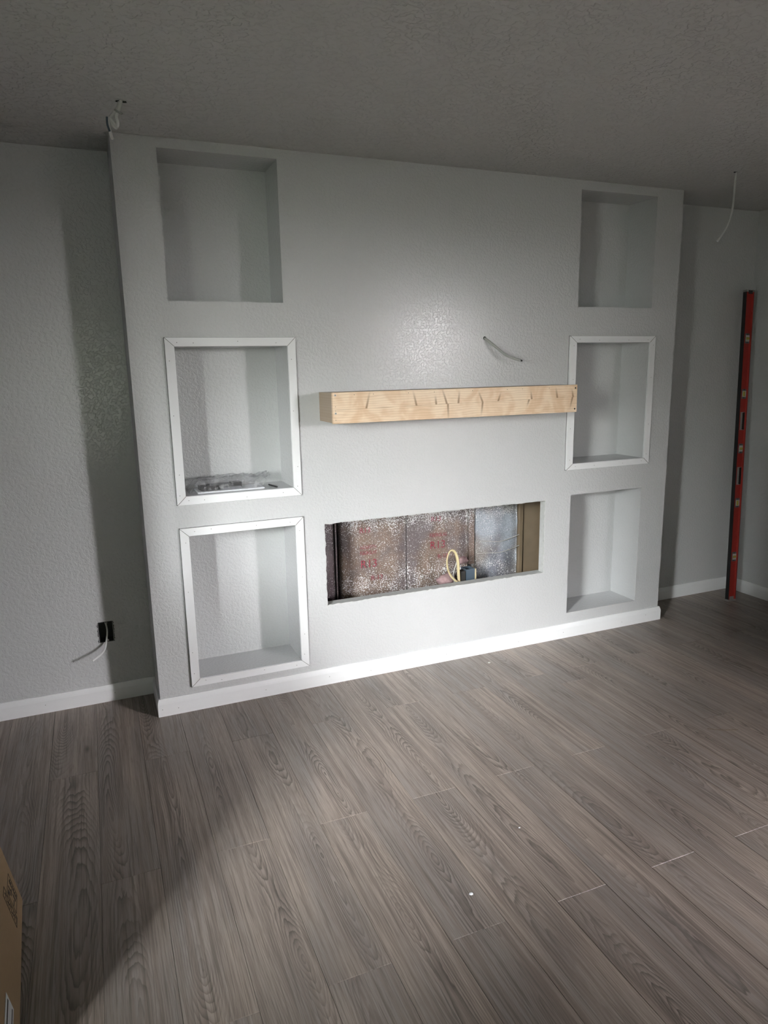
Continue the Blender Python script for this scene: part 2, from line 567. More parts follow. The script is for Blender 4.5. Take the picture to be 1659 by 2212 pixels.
# built-out wall
mb = slab('y', 0.0, 0.0127, BL, BR, 0.0, HT, [n_[1:] for n_ in NICHES] + [FP])
mb.box(BL, BL + 0.0127, 0.0127, YB, 0, HT).box(BR - 0.0127, BR, 0.0127, YB, 0, HT)
front = mb.build('wall_fireplace', 'wall')
tag(front, 'built-out grey textured wall with six niches and a fireplace opening', kind='structure')
for nm, x0, x1, z0, z1 in NICHES:
    t = 0.012
    mb = MB()
    mb.box(x0 - t, x0, 0.0127, ND, z0 - t, z1 + t).box(x1, x1 + t, 0.0127, ND, z0 - t, z1 + t)
    mb.box(x0, x1, 0.0127, ND, z0 - t, z0).box(x0, x1, 0.0127, ND, z1, z1 + t)
    mb.box(x0 - t, x1 + t, ND, ND + t, z0 - t, z1 + t)
    o = mb.build('niche', 'wall', front)
    o['label'] = 'square grey painted niche, ' + nm
# cavity behind the opening
mb = MB()
mb.box(-0.11, -0.08, 0.0127, 0.40, 0.2, 1.0).box(1.445, 1.46, 0.23, 0.40, 0.2, 1.0)
mb.box(-0.11, 1.412, 0.0127, 0.40, 0.955, 0.985).box(-0.11, 1.412, 0.0127, 0.40, 0.2, 0.24).box(-0.11, 1.46, 0.39, 0.40, 0.2, 1.0)
o = mb.build('cavity_lining', 'cavity', front)
o['label'] = 'dark framing inside the fireplace opening'
o = MB().box(-0.06, 1.30, 0.0127, 0.062, 0.34, 0.4035).build('sill', 'drywall', front)
o['label'] = 'rough grey sill of the fireplace opening'
o = MB().box(1.2645, 1.30, 0.0127, 0.048, 0.4035, 0.90).build('jamb', 'drywall', front)
o['label'] = 'pale stud at the right side of the fireplace opening'

# ragged cut edge of the drywall round the opening
mb = MB()


def ragged(a, b, out, nseg):
    """strip along the opening edge a->b; its inner side wanders inwards by a few mm"""
    a, b, out = Vector(a), Vector(b), Vector(out)
    prev = None
    for k in range(nseg + 1):
        q = a.lerp(b, k / nseg)
        inn = q - out * (0.0012 + 0.0085 * abs(mnoise.noise(Vector((q.x * 45, q.z * 45, 3.3)))))
        if prev:
            p, pi = prev
            mb.quad((p.x, -0.0006, p.z), (q.x, -0.0006, q.z), (inn.x, 0.0004, inn.z), (pi.x, 0.0004, pi.z))
            mb.quad((pi.x, 0.0004, pi.z), (inn.x, 0.0004, inn.z), (inn.x, 0.0125, inn.z), (pi.x, 0.0125, pi.z))
        prev = (q, inn)


ragged((FP[0], 0, FP[3] + 0.001), (FP[1], 0, FP[3] + 0.001), (0, 0, 1), 90)
ragged((FP[0], 0, FP[2] - 0.001), (FP[1], 0, FP[2] - 0.001), (0, 0, -1), 90)
ragged((FP[0] - 0.001, 0, FP[2]), (FP[0] - 0.001, 0, FP[3]), (-1, 0, 0), 30)
ragged((FP[1] + 0.001, 0, FP[2]), (FP[1] + 0.001, 0, FP[3]), (1, 0, 0), 30)
o = mb.build('drywall_edge', 'drywall', front)
o['label'] = 'ragged cut drywall edge'

# window and door frames (behind the viewer)
mb = MB()
y0, y1, z0, z1 = WIN
for a, b, c, d in ((y0, y1, z1 - 0.05, z1), (y0, y1, z0, z0 + 0.05), (y0, y0 + 0.05, z0 + 0.05, z1 - 0.05), (y1 - 0.05, y1, z0 + 0.05, z1 - 0.05),
                   ((y0 + y1) / 2 - 0.02, (y0 + y1) / 2 + 0.02, z0 + 0.05, z1 - 0.05)):
    mb.box(XL - 0.09, XL - 0.04, a, b, c, d)
tag(mb.build('window_1', 'trim'), 'white framed side window', kind='structure')
mb = MB()
y0, y1, z0, z1 = DOOR
for a, b, c, d in ((y0, y1, z1 - 0.06, z1), (y0, y0 + 0.06, z0, z1 - 0.06), (y1 - 0.06, y1, z0, z1 - 0.06)):
    mb.box(XR + 0.04, XR + 0.09, a, b, c, d)
tag(mb.build('door_1', 'trim'), 'white framed glazed door opening', kind='structure')
mb = MB()
x0, x1, z0, z1 = REAR
for a, b, c, d in ((x0, x1, z1 - 0.06, z1), (x0, x0 + 0.06, z0, z1 - 0.06), (x1 - 0.06, x1, z0, z1 - 0.06)):
    mb.box(a, b, YR - 0.11, YR - 0.07, c, d)
tag(mb.build('window_2', 'trim'), 'white framed garden window behind the viewer', kind='structure')
g = MB().box(-40, -2.72, -40, 40, -0.25, -0.2).build('lawn', 'lawn')
tag(g, 'lawn outside the window', kind='structure')
g = MB().box(3.12, 40, -40, 40, -0.25, -0.2).build('patio', 'patio')
tag(g, 'concrete patio outside the door', kind='structure')

# floor planks: rows along y, joints as in the photo
PWD = 0.1755


def plank_mesh(x0, x1, L):
    hw, b, t = (x1 - x0) / 2, 0.0013, 0.0125
    v = []
    for (ix, iy, z) in ((0.0002, 0.0002, -t), (0.0002, 0.0002, -b), (b, b, 0.0)):
        v += [(-hw + ix, -L / 2 + iy, z), (hw - ix, -L / 2 + iy, z), (hw - ix, L / 2 - iy, z), (-hw + ix, L / 2 - iy, z)]
    f = [(3, 2, 1, 0), (8, 9, 10, 11)]
    for r in (0, 4):
        for k in range(4):
            k2 = (k + 1) % 4
            f.append((r + k, r + k2, r + 4 + k2, r + 4 + k))
    me = bpy.data.meshes.new('plank')
    me.from_pydata(v, [], f)
    me.materials.append(MAT['plank'])
    me.update()
    return me


cache = {}
k0 = math.floor((XL + 0.02) / PWD)
for k in range(k0, int((XR + 0.02) / PWD) + 1):
    xa, xb = max(-0.02 + k * PWD, XL), min(-0.02 + (k + 1) * PWD, XR)
    if xb - xa < 0.01:
        continue
    ys = [YB]
    j = (-1.035 if k % 2 == 0 else -0.36)
    while j < YB - 0.02:
        j += 1.297
    j -= 1.297
    while j > YR:
        ys.append(j)
        j -= 1.297
    ys.append(YR)
    if k == 6:
        ys = sorted(set(ys + [-0.49]), reverse=True)
    for a, b in zip(ys, ys[1:]):
        key = (round(xb - xa, 4), round(a - b, 4))
        if key not in cache:
            cache[key] = plank_mesh(xa, xb, a - b)
        o = bpy.data.objects.new('plank', cache[key])
        COL.objects.link(o)
        o.location = ((xa + xb) / 2, (a + b) / 2, 0)
        o.parent = fl

# baseboards
BH, BT = 0.0817, 0.014
PROF = [(0.0005, 0.0), (BT, 0.0), (BT, 0.058), (0.0125, 0.066), (0.0075, BH), (0.0005, BH)]


def baseboard(name, a, b, nrm, m0, m1, label, holes=()):
    """a, b: end points on the wall face (xy); nrm: outward normal; m0/m1: miter (+1 longer outside, -1 shorter, 0 square)"""
    a, b, nrm = Vector(a), Vector(b), Vector(nrm)
    d = (b - a).normalized()
    mb = MB()
    n = len(PROF)
    for end, q, s in ((0, a, -m0), (1, b, m1)):
        for dep, z in PROF:
            p = q + nrm * dep + d * (dep * s)
            mb.v.append((p.x, p.y, z))
    mb.f.append(tuple(range(n))[::-1])
    mb.f.append(tuple(range(n, 2 * n)))
    for k in range(n):
        k2 = (k + 1) % n
        mb.f.append((k, k2, n + k2, n + k))
    o = mb.build(name, 'trim')
    tag(o, label, kind='structure')
    if holes:
        h = MB()
        for t, z in holes:
            p = a + d * t + nrm * (BT - 0.0005)
            h.cyl((p.x, p.y, z), (nrm.x, nrm.y, 0), 0.0016, 0.0008, 6)
        tag(h.build('nail_holes', 'dark', o), kind='stuff')
    return o


baseboard('baseboard_front', (BL, 0), (BR, 0), (0, -1), 1, 1, 'white baseboard along the built-out fireplace wall',
          [(0.005, .035), (0.075, .03), (0.48, .035), (0.80, .04), (1.02, .03), (1.45, .04), (1.9, .03), (2.2, .035), (2.62, .03), (2.8, .045)])
baseboard('baseboard_bump_left', (BL, YB - BT), (BL, 0), (-1, 0), 0, 1, 'short white baseboard return left of the fireplace wall')
baseboard('baseboard_bump_right', (BR, 0), (BR, YB - BT), (1, 0), 1, 0, 'short white baseboard return right of the fireplace wall')
baseboard('baseboard_back_left', (XL + BT, YB), (BL - 0.0005, YB), (0, -1), 0, 0, 'white baseboard under the electrical box',
          [(1.30, .04), (1.60, .04), (0.9, .035)])
baseboard('baseboard_back_right', (BR + 0.0005, YB), (XR - BT - 0.0005, YB), (0, -1), 0, 0, 'white baseboard behind the red level')
baseboard('baseboard_right', (XR, YB), (XR, DOOR[1]), (-1, 0), 0, 0, 'white baseboard on the side wall in the corner')
baseboard('baseboard_left', (XL, YR), (XL, YB), (1, 0), 0, 0, 'white baseboard on the window wall')

# mitred trim frames round three niches
FT = 0.012


def trim_frame(name, n_, ow, label, nails):
    _, x0, x1, z0, z1 = n_
    X0, X1, Z0, Z1 = ow
    root = empty(name, ((x0 + x1) / 2, 0, Z0))
    tag(root, label, kind='structure')
    cx, cz = (x0 + x1) / 2, Z0
    g = 0.0007
    polys = {'top': [(X0 + g, Z1), (X1 - g, Z1), (x1 - g, z1), (x0 + g, z1)],
             'bot': [(x0 + g, z0), (x1 - g, z0), (X1 - g, Z0), (X0 + g, Z0)],
             'left': [(X0, Z0 + g), (x0, z0 + g), (x0, z1 - g), (X0, Z1 - g)],
             'right': [(x1, z0 + g), (X1, Z0 + g), (X1, Z1 - g), (x1, z1 - g)]}
    for kx, poly in polys.items():
        o = MB().hexa([(a - cx, b - cz) for a, b in poly], -FT, -0.0005, 'y').build('trim_board', 'trim', root)
        bevel(o, 0.0008, 1)
        h = MB()
        vert = kx in ('left', 'right')
        for t in nails:
            if vert:
                xm = ((X0 + x0) / 2 if kx == 'left' else (X1 + x1) / 2) + random.uniform(-.006, .006)
                zm = Z0 + 0.03 + (Z1 - Z0 - 0.06) * t
            else:
                zm = ((Z1 + z1) / 2 if kx == 'top' else (Z0 + z0) / 2) + random.uniform(-.006, .006)
                xm = X0 + 0.04 + (X1 - X0 - 0.08) * t
            h.cyl((xm - cx, -FT + 0.0003, zm - cz), (0, -1, 0), 0.0016, 0.0006, 6)
        tag(h.build('nail_holes', 'dark', o), kind='stuff')
    # dark open mitre joints
    for (xo, zo, xi, zi) in ((X0, Z0, x0, z0), (X1, Z0, x1, z0), (X0, Z1, x0, z1), (X1, Z1, x1, z1)):
        e = 0.0009
        mj = MB().hexa([(xo - cx - e, zo - cz), (xo - cx + e, zo - cz), (xi - cx + e, zi - cz), (xi - cx - e, zi - cz)], -FT - 0.0002, -0.001, 'y')
        mj.build('mitre_joint', 'gap', root)
    # dark line where the boards meet the wall
    m2 = MB()
    for a, b, c, d in ((X0 - .0012, X1 + .0012, Z1 - .001, Z1 + .0012), (X0 - .0012, X1 + .0012, Z0 - .0012, Z0 + .001),
                       (X0 - .0015, X0 + .001, Z0, Z1), (X1 - .001, X1 + .0015, Z0, Z1)):
        m2.box(a - cx, b - cx, -0.0012, -0.0002, c - cz, d - cz)
    o = m2.build('shadow_gap', 'gap', root)
    o['label'] = 'dark open gap between the frame and the wall'


trim_frame('trim_1', NICHES[1], (-0.657, -0.099, 0.963, 1.672), 'white mitred trim frame round the niche holding a plastic bag', (0.02, 0.16, 0.55, 0.9))
trim_frame('trim_2', NICHES[2], (-0.657, -0.097, 0.116, 0.859), 'white mitred trim frame round the lowest left niche', (0.05, 0.2, 0.62, 0.95))
trim_frame('trim_3', NICHES[4], (1.384, 1.957, 0.968, 1.677), 'white mitred trim frame round the niche beside the wooden mantel', (0.04, 0.3, 0.7, 0.97))

# ------------------------------------------------------------------ mantel
MX0, MX1, MY, MZ0, MZ1 = 0.003, 1.293, -0.1997, 1.297, 1.432
root = empty('wooden_mantel', (MX0, 0, MZ0))
tag(root, 'raw pine box mantel shelf fixed to the wall above the fireplace opening', 'mantel')
L, H2, T = MX1 - MX0, MZ1 - MZ0, 0.018
o = MB().box(0, L, 0, T, -H2 / 2, H2 / 2).build('front_board', 'pine', root, loc=(0, MY, H2 / 2))
bevel(o, 0.0012, 1)
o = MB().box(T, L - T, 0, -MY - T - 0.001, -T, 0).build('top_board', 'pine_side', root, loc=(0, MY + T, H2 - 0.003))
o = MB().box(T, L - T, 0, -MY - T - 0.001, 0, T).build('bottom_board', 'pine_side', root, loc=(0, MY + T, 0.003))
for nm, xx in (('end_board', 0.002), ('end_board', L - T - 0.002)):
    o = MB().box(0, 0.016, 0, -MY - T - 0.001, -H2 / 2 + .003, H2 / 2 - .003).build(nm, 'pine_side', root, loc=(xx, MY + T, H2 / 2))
for xx, zz in ((0.012, H2 - 0.012), (0.012, 0.045)):
    o = MB().cyl((xx, MY + 0.0004, zz), (0, -1, 0), 0.0046, 0.0012, 14).build('screw', 'screw', root)
    MB().box(xx - .0028, xx + .0028, MY - .0012, MY - .0007, zz - .0006, zz + .0006).box(xx - .0006, xx + .0006, MY - .0012, MY - .0007, zz - .0028, zz + .0028).build('screw_slot', 'dark', o)
for xx, zz in ((L - 0.012, H2 - 0.016), (L - 0.013, 0.016)):
    MB().cyl((xx, MY + 0.0004, zz), (0, -1, 0), 0.0042, 0.0008, 14).build('screw_hole', 'dark', root)
h = MB()
for xx in (0.1, 0.19, 0.36, 0.49, 0.69, 0.88, 0.965, 1.12):
    h.cyl((xx, MY + .0003, H2 - 0.012), (0, -1, 0), 0.0016, 0.0006, 6)
for zz in (0.06, 0.078, 0.02):
    h.cyl((0.012, MY + .0003, zz - 0.004), (0, -1, 0), 0.0014, 0.0006, 6)
tag(h.build('nail_holes', 'dark', root), kind='stuff')

# ------------------------------------------------------------------ inside the fireplace opening
KY = 0.28


def batt(x0, x1, mat, label, amp, z0=0.25, z1=0.95, group=None):
    nx, nz = max(4, int((x1 - x0) / 0.016)), 44
    mb = MB()
    for j in range(nz + 1):
        for i in range(nx + 1):
            x, z = x0 + (x1 - x0) * i / nx, z0 + (z1 - z0) * j / nz
            e = min(i, nx - i) / nx
            y = KY - 0.010 * min(1, e * 6) + amp * mnoise.noise(Vector((x * 14, z * 9, x0 * 7))) + 0.4 * amp * mnoise.noise(Vector((x * 50, z * 30, 2)))
            mb.v.append((x, y, z))
    for j in range(nz):
        for i in range(nx):
            a = j * (nx + 1) + i
            mb.f.append((a, a + 1, a + nx + 2, a + nx + 1))
    n = len(mb.v)
    mb.v += [(x0, 0.37, z0), (x1, 0.37, z0), (x1, 0.37, z1), (x0, 0.37, z1)]
    mb.f.append((n, n + 3, n + 2, n + 1))
    mb.f.append(tuple([n] + [j * (nx + 1) for j in range(nz + 1)][::1] + [n + 3]))
    mb.f.append(tuple([n + 1] + [j * (nx + 1) + nx for j in range(nz + 1)] + [n + 2]))
    o = mb.build('insulation_batt', mat, smooth=True)
    tag(o, label, 'insulation', group)
    return o


b0 = batt(-0.075, 0.143, 'kraft_shade', 'strip of kraft insulation at the left end of the opening, shade put into its colour', 0.004, group='insulation batts')
b1 = batt(0.182, 0.557, 'kraft', 'brown kraft insulation batt with lower red R13 print, left of the crease', 0.006, group='insulation batts')
b2 = batt(0.563, 0.940, 'kraft', 'brown kraft insulation batt with higher red R13 print, behind the cable loop', 0.006, group='insulation batts')
b3 = batt(0.986, 1.270, 'kraft_grey', 'silvery kraft insulation batt with painted-on glare, crossed by two pale wires', 0.010, group='insulation batts')
o = MB().box(0.942, 0.976, KY - 0.016, KY + 0.03, 0.425, 0.95).build('paper_flange', 'kraft')
tag(o, 'narrow brown paper flange hanging beside the silvery insulation', 'paper strip')
o = MB().box(1.276, 1.440, KY - 0.008, KY + 0.03, 0.25, 0.95).box(1.276, 1.296, KY - 0.022, KY - 0.008, 0.25, 0.95).build('stud_board', 'stud')
tag(o, 'smooth tan board at the right end of the fireplace opening', 'board')
o = MB().box(0.150, 0.158, KY - 0.004, KY + 0.06, 0.25, 0.95).build('paper_edge', 'kraft_shade')
tag(o, 'thin dark paper edge in the black gap of the opening', 'paper strip')

FONT_CACHE = {}


def text_mesh(body, size, name, mat):
    cu = bpy.data.curves.new(name, 'FONT')
    cu.body, cu.size = body, size
    cu.resolution_u = 2
    ob = bpy.data.objects.new(name + '_tmp', cu)
    COL.objects.link(ob)
    dg = bpy.context.evaluated_depsgraph_get()
    me = bpy.data.meshes.new_from_object(ob.evaluated_get(dg))
    bpy.data.objects.remove(ob)
    me.name = name
    me.materials.clear()
    me.materials.append(MAT[mat])
    return me


def print_on(body, size, x, z, parent, sx=1.0, label=None):
    me = text_mesh(body, size, 'print', 'red_ink')
    o = bpy.data.objects.new('red_print', me)
    COL.objects.link(o)
    o.rotation_euler = (math.pi / 2, 0, 0)
    o.location = (x, KY - 0.0205, z)
    o.scale = (sx, 1, 1)
    o.parent = parent
    o['label'] = label or ('faded red print reading ' + body)
    return o


print_on('R13', 0.062, 0.280, 0.488, b1)
print_on('FIBERGLAS', 0.028, 0.280, 0.560, b1, 0.72)
print_on('INSULATION', 0.026, 0.280, 0.592, b1, 0.62)
print_on('R13', 0.040, 0.280, 0.680, b1)
print_on('R-13', 0.036, 0.340, 0.415, b1, label='faint red print near the foot of the batt')
print_on('R13', 0.062, 0.692, 0.545, b2)
print_on('FIBERGLAS', 0.028, 0.692, 0.612, b2, 0.8)
print_on('R13', 0.040, 0.70, 0.70, b2)
print_on('R-13', 0.034, 0.74, 0.485, b2, label='faint red print under the larger R13')

for (za, zm, zb) in ((0.560, 0.540, 0.566), (0.485, 0.475, 0.500)):
    o = MB().tube([(0.99, KY - 0.022, za), (1.06, KY - 0.024, (za + zm) / 2), (1.14, KY - 0.026, zm), (1.22, KY - 0.024, (zm + zb) / 2), (1.272, KY - 0.022, zb)], 0.0022, 6).build('support_wire', 'twine', smooth=True)
    tag(o, 'upper pale sagging wire across the silvery insulation' if za > .5 else 'lower pale sagging wire across the silvery insulation', 'wire', 'support wires')

# yellow cable loop, blue box, pink tuft
o = MB().tube([(0.800, 0.10, 0.375), (0.760, 0.10, 0.405), (0.728, 0.10, 0.450), (0.716, 0.10, 0.510), (0.727, 0.10, 0.556), (0.747, 0.10, 0.570),
               (0.768, 0.10, 0.550), (0.782, 0.10, 0.500), (0.790, 0.11, 0.440), (0.800, 0.12, 0.375)], 0.0085, 8, 0.5).build('cable_loop', 'nm_yellow', smooth=True)
tag(o, 'yellow electrical cable bent in a loop inside the fireplace opening', 'cable')
o = MB().tube([(0.775, 0.125, 0.375), (0.768, 0.125, 0.43), (0.785, 0.12, 0.50), (0.778, 0.12, 0.545)], 0.004, 6, 0.6).build('cable_stub', 'nm_white', smooth=True)
tag(o, 'thin white cable standing inside the yellow cable loop', 'cable')
root = empty('junction_box', (0.87, 0.12, 0.36))
tag(root, 'blue plastic junction box with a pale edge behind the sill', 'electrical box')
MB().box(-0.022, 0.024, 0.0, 0.004, 0, 0.085).box(-0.026, -0.022, 0.0, 0.06, 0, 0.085).box(0.024, 0.028, 0, 0.06, 0, 0.085).box(-0.022, 0.024, 0.056, 0.06, 0, 0.085).build('box_body', 'blue_plastic', root)
MB().box(0.028, 0.036, -0.002, 0.06, 0, 0.082).build('edge_strip', 'nm_yellow', root)
o = MB().box(0.812, 0.840, 0.12, 0.16, 0.34, 0.437).build('metal_bracket', 'gap')
tag(o, 'black bracket beside the blue junction box', 'bracket')


def lump(name, mat, c, r, sq, label, cat, seed):
    mb = MB()
    U, V = 14, 9
    for j in range(V + 1):
        th = math.pi * j / V
        for i in range(U):
            ph = 2 * math.pi * i / U
            d = Vector((math.sin(th) * math.cos(ph), math.sin(th) * math.sin(ph), math.cos(th)))
            k = r * (1 + 0.45 * mnoise.noise(d * 2.3 + Vector((seed, 0, 0))))
            mb.v.append((c[0] + d.x * k * sq[0], c[1] + d.y * k * sq[1], c[2] + d.z * k * sq[2]))
    for j in range(V):
        for i in range(U):
            i2 = (i + 1) % U
            mb.f.append((j * U + i, (j + 1) * U + i, (j + 1) * U + i2, j * U + i2))
    o = mb.build(name, mat, smooth=True)
    tag(o, label, cat)
    return o


lump('insulation_tuft', 'pink', (0.735, 0.15, 0.395), 0.045, (1.2, .7, .7), 'pink fibreglass tuft at the foot of the yellow cable loop', 'insulation', 1.0)
lump('torn_paper_tuft', 'pink', (0.865, 0.20, 0.475), 0.03, (1.1, .6, .7), 'torn pinkish paper tuft above the blue junction box', 'insulation', 4.0)

# ------------------------------------------------------------------ wires and boxes on walls and ceiling
root = empty('outlet_box', ((OUT[0] + OUT[1]) / 2, YB, OUT[2]))
tag(root, 'open black electrical box low on the left wall', 'electrical box')
hw, hh = (OUT[1] - OUT[0]) / 2, OUT[3] - OUT[2]
t = 0.003
mb = MB().box(-hw, hw, 0.06, 0.063, 0, hh)
mb.box(-hw + .0005, -hw + t, -0.001, 0.06, 0.0005, hh - .0005).box(hw - t, hw - .0005, -0.001, 0.06, 0.0005, hh - .0005)
mb.box(-hw + t, hw - t, -0.001, 0.06, 0.0005, t).box(-hw + t, hw - t, -0.001, 0.06, hh - t, hh - .0005)
mb.build('box_body', 'black', root)
for zz in (0.007, hh - 0.007):
    o = MB().cyl((0.004, 0.004, zz), (0, -1, 0), 0.0052, 0.003, 12).build('screw_tab', 'offwhite', root)
    MB().cyl((0.004, 0.0012, zz), (0, -1, 0), 0.0022, 0.0008, 8).build('screw_hole', 'dark', o)
mb = MB()
for k in range(16):
    a = k / 16
    z = a * hh
    for xx, s in ((-hw - 0.001, -1), (hw + 0.001, 1)):
        r = random.uniform(0.001, 0.006)
        mb.box(min(xx, xx + s * r), max(xx, xx + s * r), -0.0008, -0.0002, z, z + hh / 22)
o = mb.build('ragged_cut', 'gap', root)
tag(o, 'dark ragged cut round the box', kind='stuff')
o = MB().tube([(-0.998, YB + 0.05, 0.385), (-0.992, YB + 0.02, 0.345), (-0.999, YB - 0.012, 0.305), (-1.010, YB - 0.05, 0.278), (-1.030, YB - 0.080, 0.266), (-1.066, YB - 0.11, 0.254)], 0.0048, 8, 0.7).build('outlet_cable', 'nm_white', smooth=True)
tag(o, 'white cable sticking out of the open electrical box', 'cable')

# wall cable above the mantel
o = MB().tube([(0.874, 0.03, 1.670), (0.876, -0.004, 1.664), (0.905, -0.03, 1.634), (0.955, -0.055, 1.588), (0.985, -0.07, 1.571), (1.030, -0.085, 1.556)], 0.0062, 8, 0.85).build('wall_cable', 'nm_grey', smooth=True)
tag(o, 'grey cable stub poking out of the wall above the mantel', 'cable')
MB().tube([(1.028, -0.0845, 1.5567), (1.038, -0.088, 1.553)], 0.0056, 8, 0.6).build('cable_end', 'black', o)
MB().cyl((0.874, -0.0006, 1.667), (0, 1, 0), 0.009, 0.0008, 10).build('wall_hole', 'dark', o)

# cable bundle at the left of the ceiling
HLx, HLy = -0.769, -0.343
root = empty('ceiling_cable', (HLx, HLy, HT))
tag(root, 'twisted white cable bundle hanging from the ceiling at the wall corner', 'cable')


def rel(pts):
    return [(a - HLx, b - HLy, c - HT) for a, b, c in pts]


MB().tube(rel([(-0.772, HLy, HT + 0.01), (-0.778, HLy, 2.425), (-0.793, HLy, 2.403), (-0.806, HLy, 2.386), (-0.800, HLy + .01, 2.367), (-0.788, HLy + .01, 2.355)]), 0.0062, 8, 0.8).build('cable', 'nm_white', root, True)
MB().tube(rel([(-0.768, HLy - .01, HT + 0.01), (-0.774, HLy - .012, 2.42), (-0.788, HLy - .012, 2.39), (-0.786, HLy - .008, 2.37), (-0.789, HLy - .004, 2.358), (-0.799, HLy, 2.372), (-0.812, HLy, 2.386), (-0.815, HLy, 2.365), (-0.810, HLy, 2.330), (-0.806, HLy, 2.318)]), 0.0062, 8, 0.8).build('cable', 'nm_white', root, True)
MB().tube(rel([(-0.793, HLy - .02, 2.406), (-0.780, HLy - .022, 2.398), (-0.770, HLy - .024, 2.393)]), 0.0045, 8, 0.55).build('cable', 'nm_grey', root, True)
MB().tube(rel([(-0.8185, HLy - .004, 2.385), (-0.8190, HLy - .004, 2.362), (-0.8135, HLy - .004, 2.340)]), 0.0038, 8).build('wire', 'blue_plastic', root, True)
MB().hexa([(-0.016, -0.006), (-0.006, -0.009), (0.003, -0.005), (0.016, -0.008), (0.019, 0.001), (0.010, 0.006), (0.002, 0.004), (-0.009, 0.009), (-0.018, 0.003)], -0.0015, -0.0003).build('ceiling_hole', 'dark', root)

# cable hanging near the right end of the ceiling
HRx, HRy = 2.068, -0.364
root = empty('ceiling_wire', (HRx, HRy, HT))
tag(root, 'single white cable hanging from the ceiling near the red level', 'cable')
MB().tube([(0.003, 0, 0.01), (0.000, 0, -0.05), (-0.001, 0, -0.10), (-0.004, 0, -0.165), (-0.012, 0, -0.205), (-0.030, 0, -0.250), (-0.052, 0.004, -0.288), (-0.078, 0.01, -0.322)], 0.0062, 8, 0.8).build('cable', 'nm_white', root, True)
MB().hexa([(-0.018, -0.003), (-0.008, -0.006), (0.004, -0.004), (0.010, 0.002), (0.003, 0.007), (-0.010, 0.006)], -0.0015, -0.0003).build('ceiling_hole', 'dark', root)

# ------------------------------------------------------------------ long red level in the corner
foot = Vector((2.772, 0.052, 0.0))
top = Vector((2.846, 0.172, 1.958))
zax = (top - foot).normalized()
xax = Vector((1, 0, 0))
xax = (xax - zax * xax.dot(zax)).normalized()
yax = zax.cross(xax)
root = empty('spirit_level', foot)
root.matrix_world = Matrix((xax, yax, zax)).transposed().to_4x4()
root.matrix_world.translation = foot
tag(root, 'long red spirit level with black edge leaning in the corner', 'level')
LL = (top - foot).length
W2, F2 = 0.030, 0.0135        # half web width, half flange width
mb = MB()
prof = [(-W2, -F2), (-W2 + .006, -F2), (-W2 + .009, -0.0045), (W2 - .009, -0.0045), (W2 - .006, -F2), (W2, -F2),
        (W2, F2), (W2 - .006, F2), (W2 - .009, 0.0045), (-W2 + .009, 0.0045), (-W2 + .006, F2), (-W2, F2)]
mb.hexa(prof, 0.012, LL - 0.012)
mb.build('body', 'red', root)
for s in (-1, 1):
    MB().box(min(s * W2, s * (W2 + .0022)), max(s * W2, s * (W2 + .0022)), -F2 + .0006, F2 - .0006, 0.012, LL - 0.012).build('black_edge', 'blackrub', root)
for za, zb in ((0.0, 0.012), (LL - 0.012, LL)):
    o = MB().box(-W2 - .003, W2 + .003, -F2 - .001, F2 + .001, za, zb).build('end_cap', 'alu', root)
    if za > 1:
        MB().box(-0.018, 0.016, -F2 - .0018, -F2 - .0008, za - 0.012, zb - 0.003).build('hang_hole', 'dark', o)
    else:
        MB().cyl((0.004, -F2 - .001, 0.020), (0, -1, 0), 0.004, 0.001, 10).build('rivet', 'screw', o)
        MB().box(-W2 + .008, W2 - .008, -0.0065, -0.0046, 0.012, 0.030).build('cap_plate', 'alu', o)
for k, zc in enumerate((0.293, 0.642, 0.987, 1.327, 1.665)):
    hz = zc * LL / 1.955
    o = MB().box(-0.020, 0.020, -0.0095, -0.0046, hz - 0.030, hz + 0.030).build('vial_housing', 'frost', root)
    bevel(o, 0.002, 1)
    MB().box(-0.014, 0.016, -0.0115, -0.0090, hz - 0.019, hz + 0.019).build('vial_window', 'offwhite', o)
    if k in (1, 3):
        MB().cyl((-0.003, -0.0105, hz - 0.014), (0, 0, 1), 0.0075, 0.028, 10).build('vial', 'vial', o)
    else:
        MB().cyl((-0.012, -0.0105, hz), (1, 0, 0), 0.0075, 0.022, 10).build('vial', 'vial', o)
    for dz in (-0.025, 0.025):
        MB().cyl((0.0, -0.0094, hz + dz), (0, -1, 0), 0.0035, 0.0012, 8).build('screw', 'black', o)
for zc in (0.814, 1.159):
    hz = zc * LL / 1.955
    o = MB().box(-0.020, 0.020, -0.0075, -0.0046, hz - 0.056, hz + 0.056).build('hand_grip', 'alu', root)
    g = MB()
    for q in range(8):
        g.cyl((0.008, -0.0074, hz - 0.045 + q * 0.0128), (0, -1, 0), 0.0085, 0.0012, 10)
    g.box(0.008, 0.0185, -0.0086, -0.0074, hz - 0.054, hz + 0.054)
    g.build('grip_cutout', 'black', o)

